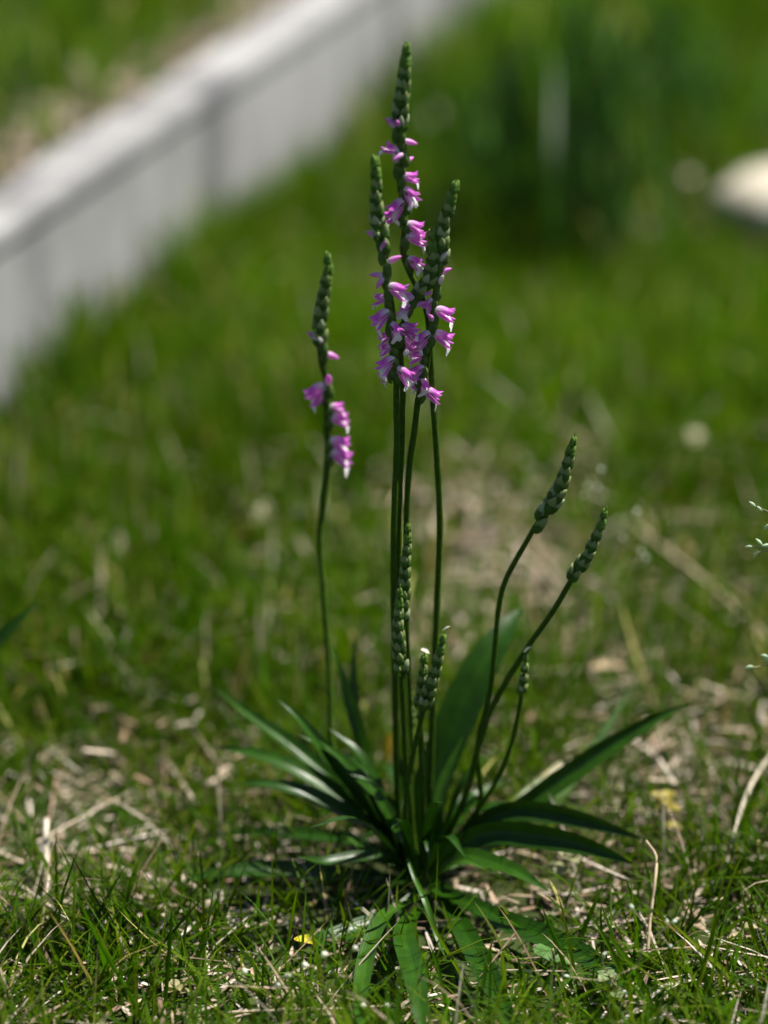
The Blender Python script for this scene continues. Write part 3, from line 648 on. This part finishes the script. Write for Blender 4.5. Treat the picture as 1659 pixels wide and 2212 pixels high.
def stalk(pts, w, label, name='dry_stalk', cat='stalk', col=(.56, .46, .30)):
    W = [PZ(x, y, z) for x, y, z in pts]; r0 = Vector((W[0].x, W[0].y, 0)); p = spline(W, 22)
    v_, f_ = tube_data([q - r0 for q in p], [w * MM / 2 * random.uniform(.8, 1.15) for _ in p], 6)
    o = link(name, mesh(name, v_, f_, [col] * len(v_)), None, [M['straw']]); o.location = r0
    return tag(o, label, cat)
stalk([(1800, 1490, .002), (1659, 1378, .010), (1540, 1270, .014), (1440, 1190, .016), (1340, 1112, .012)], 13, 'thin tan dead stalk leaning over the grass beyond the bud spikes')
stalk([(1562, 1890, .004), (1578, 1840, .010), (1602, 1745, .016), (1640, 1665, .018), (1700, 1590, .012)], 8, 'long pale straw lying across the grass right of the rosette', name='straw_stem', cat='straw', col=(.68, .60, .46))
stalk([(480, 2188, .006), (560, 2184, .007), (700, 2180, .008), (850, 2172, .006)], 6, 'thin straight straw lying flat in front of the curled leaf', name='straw_stem', cat='straw', col=(.6, .5, .34))
stalk([(1398, 2080, .003), (1404, 1990, .012), (1415, 1900, .022), (1417, 1850, .026), (1395, 1816, .03)], 7, 'upright tan dry stem rising to the tip of the orchid leaf', col=(.55, .43, .28))
stalk([(92, 1960, .003), (104, 1900, .006), (98, 1830, .010), (100, 1770, .014)], 14, 'short pale upright straw in the bare patch', name='straw_stem', cat='straw', col=(.66, .58, .46))
stalk([(40, 1910, .004), (110, 1960, .006), (180, 2010, .005)], 8, 'bent pale straw at the edge of the bare patch', name='straw_stem', cat='straw', col=(.62, .54, .42))

def ellipsoid(c, ax, L, R, n=6, s=7):
    ax = ax.normalized(); N = ax.orthogonal().normalized(); B = ax.cross(N); V = []
    for i in range(n):
        u = i / (n - 1); r = R * max(.05, math.sin(math.pi * (.04 + .92 * u)))
        for k in range(s):
            a = 2 * math.pi * k / s; V.append(c + ax * (u - .5) * L + (N * math.cos(a) + B * math.sin(a)) * r)
    Fc = [(i * s + k, i * s + (k + 1) % s, (i + 1) * s + (k + 1) % s, (i + 1) * s + k) for i in range(n - 1) for k in range(s)]
    return V, Fc + [tuple(range(s))[::-1], tuple(range((n - 1) * s, n * s))]
def panicle(root, segs, pods, Y, label, stem_col, pod_col, pod=(9, 5), wire=2.8, name='seeding_weed', cat='weed'):
    q0 = P(*root, Y, .001); r0 = Vector((q0.x, q0.y, 0)); t = empty(name, r0); tag(t, label, cat); mb = MB()
    for s in segs:
        W = [P(x, y, Y, .002) - r0 for x, y in s]
        if s[0] == root and q0.z > .003: W.insert(0, Vector((0, 0, -.001)))
        p = spline(W, 4 * len(W)); v_, f_ = tube_data(p, wire * MM / 2, 5); mb.add(v_, f_, Vector(stem_col))
    link('stem', mb.mesh('stem'), t, [M['straw']])
    for (x, y, dx, dy) in pods:
        c = P(x, y, Y, .003) - r0; ax = P(x + dx, y + dy, Y + .0001, .001) - P(x, y, Y, .001)
        v_, f_ = ellipsoid(c, ax, pod[0] * MM * random.uniform(.85, 1.15), pod[1] * MM * random.uniform(.45, .6))
        link('seed_pod', mesh('seed_pod', v_, f_, [pod_col] * len(v_)), t, [M['weed']])
    return t
W1 = [[z8(370, 1200), z8(430, 1160), z8(495, 1130), z8(550, 1085), z8(590, 1035), z8(615, 960), z8(640, 910), z8(672, 870)], [z8(495, 1130), z8(480, 1040), z8(498, 960), z8(497, 915)], [z8(495, 1130), z8(580, 1155), z8(650, 1172), z8(700, 1180)], [z8(590, 1035), z8(640, 1036), z8(665, 1040)], [z8(640, 1170), z8(660, 1250), z8(675, 1320)]]
panicle(z8(370, 1200), W1, [(*z8(684, 862), 3, -4), (*z8(496, 902), -2, -4), (*z8(735, 1215), 3, 1), (*z8(878, 1215), 3, 2)], -.099, 'wiry weed with small white seed pods beside the curled orchid leaf', (.40, .33, .18), (.80, .80, .70), pod=(14, 13))
W1b = [[z8(150, 1190), z8(160, 1110), z8(185, 1070), z8(205, 1085)], [z8(160, 1110), z8(220, 1050), z8(262, 1030)], [z8(220, 1050), z8(300, 1010), z8(340, 985), z8(370, 972)], [z8(370, 972), z8(430, 975), z8(450, 1010)]]
panicle(z8(150, 1190), W1b, [(*z8(375, 966), 4, -1), (*z8(272, 1030), 4, 0), (*z8(206, 1092), 2, 4), (*z8(5, 1005), 1, 4)], -.098, 'wiry weed with a row of white pods near the yellow-tipped leaf', (.40, .33, .18), (.80, .80, .70), pod=(14, 13))
W2 = [[z6(900, 1340), z6(890, 1395), z6(800, 1430), z6(725, 1465)][::-1][0:1] + [z6(800, 1430), z6(890, 1395)], [z6(720, 1570), z6(725, 1470), z6(705, 1420), z6(680, 1370), z6(690, 1325)], [z6(725, 1470), z6(600, 1470), z6(470, 1450)], [z6(725, 1470), z6(770, 1510), z6(812, 1540)], [z6(890, 1395), z6(915, 1280), z6(940, 1160), z6(880, 1080), z6(852, 1042)], [z6(940, 1190), z6(975, 1225), z6(1040, 1175), z6(1105, 1128)], [z6(1020, 1200), z6(1060, 1250), z6(1085, 1278)]]
panicle(z6(720, 1570), W2, [(*z6(690, 1320), 3, -3), (*z6(725, 1492), 1, 3), (*z6(815, 1545), 4, 2), (*z6(853, 1040), -2, -4), (*z6(1106, 1126), 3, -2), (*z6(1082, 1272), 1, 4), (*z6(470, 1450), -4, -1), (*z6(1062, 1128), 0, -3)], -.092, 'open airy seed head on hair-thin stems in the grass by the dark drooping leaf', (.42, .36, .2), (.74, .80, .72), pod=(12, 7))
Yp = -.01
W4 = [[(1760, 1990), (1735, 1700), (1712, 1400), (1695, 1200), (1680, 1120), (1660, 1105), (1642, 1098)], [(1700, 1250), (1670, 1195), (1650, 1183), (1618, 1182)], [(1650, 1183), (1640, 1172)], [(1660, 1187), (1634, 1195)], [(1712, 1400), (1680, 1425), (1655, 1428)], [(1680, 1425), (1640, 1440), (1615, 1441)]]
panicle((1760, 1990), W4, [(1625, 1089, -4, -3), (1641, 1099, -3, -3), (1618, 1181, -5, 0), (1640, 1171, -3, -3), (1633, 1196, -2, 3), (1655, 1178, 4, -1), (1656, 1138, -3, 3), (1652, 1417, -4, -1), (1618, 1441, -4, 1), (1655, 1425, -3, 2)], Yp, 'tall loose grass seed head with pale green spikelets rising beside the turf', (.36, .36, .18), (.52, .64, .46), pod=(19, 7), name='seeding_grass', cat='grass')
# dim spikelets of a second seed head farther off
W5 = [[(1330, 1330), (1318, 1240), (1300, 1140), (1290, 1060), (1272, 1030)], [(1300, 1140), (1275, 1070), (1262, 1052)], [(1292, 1060), (1300, 1015)], [(1318, 1240), (1345, 1160), (1372, 1110)], [(1318, 1240), (1370, 1220), (1400, 1205)], [(1300, 1140), (1245, 1060)]]
panicle((1330, 1330), W5, [(1298, 1014, 1, -3), (1270, 1050, -2, -3), (1290, 1052, 3, -2), (1262, 1070, -3, 0), (1372, 1111, 3, -3), (1395, 1205, 4, 0), (1375, 1105, 3, 0), (1345, 1160, 3, 2), (1385, 1190, 2, 3)], .12, 'faint blurred seed head with white specks behind the bud spikes', (.36, .36, .18), (.80, .82, .72), pod=(12, 9), name='seeding_grass', cat='grass')

def small_weed(x, y, leaves, size, col, label, h=.012, cat='weed'):
    r0 = PZ(x, y + 10, 0.0); t = empty('small_weed', r0); tag(t, label, cat)
    v_, f_ = tube_data(spline([Vector((0, 0, -.001)), Vector((.0008, -.0004, h * .6)), Vector((0, 0, h))], 6), .0004, 5)
    link('stem', mesh('stem', v_, f_, [(.3, .24, .14)] * len(v_)), t, [M['weed']])
    for k in range(leaves):
        a = 2 * math.pi * k / leaves + random.uniform(-.4, .4); d = Vector((math.cos(a), math.sin(a), random.uniform(-.1, .7))).normalized()
        c0 = Vector((0, 0, h * random.uniform(.45, 1))); Lf = size * random.uniform(.7, 1.15); s = d.cross(Vector((0, 0, 1))).normalized(); nn = s.cross(d)
        V = []; C = []; n, m_ = 7, 5
        for i in range(n):
            u = i / (n - 1); wd = Lf * .42 * math.sin(math.pi * (.05 + .93 * u)) ** .7
            for j in range(m_):
                q = -1 + 2 * j / (m_ - 1); V.append(c0 + d * (u * Lf) + s * (q * wd) + nn * (abs(q) * wd * .35 - u * u * Lf * .25 + random.uniform(-.0001, .0001))); C.append(Vector(col) * random.uniform(.85, 1.15))
        Fc = [(i * m_ + j, i * m_ + j + 1, (i + 1) * m_ + j + 1, (i + 1) * m_ + j) for i in range(n - 1) for j in range(m_ - 1)]
        link('leaf', mesh('leaf', V, Fc, C), t, [M['weed']])
    return t
small_weed(*z6(450, 930), 6, .0052, (.26, .27, .13), 'small pale round-leaved weed under the drooping orchid leaf', .014)
small_weed(*z6(740, 1600), 6, .0058, (.20, .26, .12), 'round-leaved weed with fleshy leaves beneath the airy seed head', .010)
small_weed(*z6(1500, 1310), 5, .0055, (.42, .34, .20), 'tan withered little weed among straw, far from the rosette', .012)
small_weed(*z6(1030, 690), 8, .0055, (.28, .23, .04), 'yellow-green little weed touching the tip of the orchid leaf', .020)
small_weed(*z6(1210, 1200), 5, .0045, (.40, .30, .20), 'dry pinkish weed rosette between grass blades', .009)
small_weed(*z8(250, 1290), 6, .0055, (.40, .33, .18), 'dry tan weed leaves beside the flat straw', .009)
small_weed(*z6(1390, 1560), 5, .005, (.44, .36, .24), 'pale dead weed with folded leaves low in the grass', .010)
small_weed(*z6(380, 1470), 3, .0075, (.07, .16, .03), 'little bright green two-leaved seedling in the grass', .012)
small_weed(*z5(1095, 1660), 6, .0042, (.34, .30, .15), 'tiny yellowish weed rosette on the straw', .007)

# pale blurred things in the far lawn
def fallen_leaf(x, y, Lm, Wm, col, label, z=.03, up=Vector((0, -.6, .8)), dirv=Vector((.3, .5, .3)), name='fallen_leaf'):
    c = PZ(x, y, z); r0 = Vector((c.x, c.y, 0)); d = dirv.normalized() * Lm
    me = strap([Vector((0, 0, z)) - d * .5, Vector((0, 0, z + Lm * .06)), Vector((0, 0, z)) + d * .5], Wm / MM, n=9, up=up, col=col, base_w=.2, tip=.7)
    o = link(name, me, None, [M['weed']]); o.location = r0; return tag(o, label, 'leaf')
fallen_leaf(938, 248, .011, .009, (.52, .48, .36), 'small pale dry leaf caught on the grass behind the tallest spike', .035)
fallen_leaf(1492, 382, .007, .005, (.40, .36, .25), 'small tan dry leaf on the far grass near the pale stone', .035)
fallen_leaf(1505, 942, .008, .007, (.62, .54, .36), 'cream dry leaf on the grass beyond the bud spikes', .02)
fallen_leaf(838, 1612, .010, .0042, (.50, .30, .02), 'small orange-yellow dead leaf standing among the stems', .016, up=Vector((0, -1, .2)), dirv=Vector((.1, .1, 1)))
fallen_leaf(565, 1105, .011, .007, (.66, .60, .42), 'pale cream dry leaf on the grass behind the leftmost spike', .015)
fallen_leaf(1308, 1438, .013, .0035, (.60, .44, .28), 'short tan strip of dry leaf lying in the bare patch', .012, dirv=Vector((1, .05, 0)))
def stone(x, y, R, label):
    c = PZ(x, y, 0); V = []; Fc = []; n, s = 9, 14
    for i in range(n):
        th = math.pi * i / (n - 1) * .98 + .01
        for k in range(s):
            a = 2 * math.pi * k / s; d = Vector((math.sin(th) * math.cos(a), math.sin(th) * math.sin(a), math.cos(th)))
            r = R * (1 + .22 * mnoise.noise(d * 1.6)); V.append(Vector((d.x * r * 1.2, d.y * r, d.z * r * .55 + R * .3)))
    Fc = [(i * s + k, i * s + (k + 1) % s, (i + 1) * s + (k + 1) % s, (i + 1) * s + k) for i in range(n - 1) for k in range(s)] + [tuple(range(s))[::-1], tuple(range((n - 1) * s, n * s))]
    o = link('stone', mesh('stone', V, Fc), None, [M['stone']]); o.location = c; return tag(o, label, 'stone')
m, t, out, N = newmat('pale_stone'); bs = N('BsdfPrincipled'); no = N('TexNoise'); no.inputs['Scale'].default_value = 60
rp = N('ValToRGB'); rp.color_ramp.elements[0].color = (.42, .37, .28, 1); rp.color_ramp.elements[1].color = (.66, .60, .48, 1)
tcn = N('TexCoord'); t.links.new(tcn.outputs['Object'], no.inputs[0]); t.links.new(no.outputs[0], rp.inputs[0]); t.links.new(rp.outputs[0], bs.inputs[0]); bs.inputs['Roughness'].default_value = .9; t.links.new(bs.outputs[0], out.inputs[0]); M['stone'] = m
stone(1780, 512, .05, 'pale rounded stone lying on the far lawn')

# tall dark clump far behind, with one pale blade
def clump(x, y, n, Lr, spread, label, col, pale=None, lean=(.1, .45)):
    r0 = PZ(x, y, 0.0); t = empty('grass_clump', r0); tag(t, label, 'grass')
    for k in range(n):
        a = random.uniform(0, 2 * math.pi); b = Vector((random.gauss(0, spread), random.gauss(0, spread), -.003)); Lf = random.uniform(*Lr); ln = random.uniform(*lean)
        d = Vector((math.cos(a), math.sin(a), 0)); pts = [b, b + d * Lf * ln * .35 + Vector((0, 0, Lf * .5)), b + d * Lf * ln + Vector((0, 0, Lf * (.95 - ln * .4)))]
        link('blade', strap(pts, random.uniform(22, 42), n=9, up=Vector((random.uniform(-1, 1), random.uniform(-1, 1), .3)), col=Vector(col) * random.uniform(.7, 1.3), nacross=3, base_w=.7), t, [M['leaf']])
    return t
tc_ = clump(1215, 560, 70, (.09, .19), .030, 'tall dark clump of grass far behind the orchid', (.032, .085, .010))
b0 = PZ(1195, 560, 0) - tc_.location
pb = [P(1196, 520, PZ(1195, 540).y - .07) - tc_.location, P(1194, 400, PZ(1195, 540).y - .07) - tc_.location, P(1195, 280, PZ(1195, 540).y - .072) - tc_.location, P(1196, 110, PZ(1195, 540).y - .08) - tc_.location]
pb[0].z = -.002
o = link('blade', strap(pb, 58, n=14, up=Vector((.5, -.4, .8)), col=(.50, .56, .42), nacross=5, rootcol=(.03, .08, .01)), tc_, [M['leaf']]); o['label'] = 'pale upright blade with a dead tip and green base'  # own colour: pale dead upper part, green towards the root
clump(1420, 330, 40, (.07, .14), .045, 'looser grass clump beside the tall dark one', (.04, .10, .014))
clump(1010, 420, 26, (.06, .11), .03, 'low dark grass clump between the kerb and the tall clump', (.028, .08, .012))

# withered pale flakes on the tips of three young spikes
def flake(sp, x, y, Y, dx, dy, w_):
    c = P(x, y, Y); e = P(x + dx, y + dy, Y - .001)
    link('withered_tip', strap([c, c.lerp(e, .5) + Vector((0, 0, .0003)), e], w_, n=6, up=Vector((0, -.5, .8)), col=(.70, .62, .52), base_w=.6, nacross=3), sp, [M['weed']])
flake(SP8, 1132, 1409, -.0105, 16, -12, 7)
flake(SP11, 955, 1362, -.0225, 18, -9, 6)
flake(SP12, 910, 1402, -.0185, 18, 10, 9)
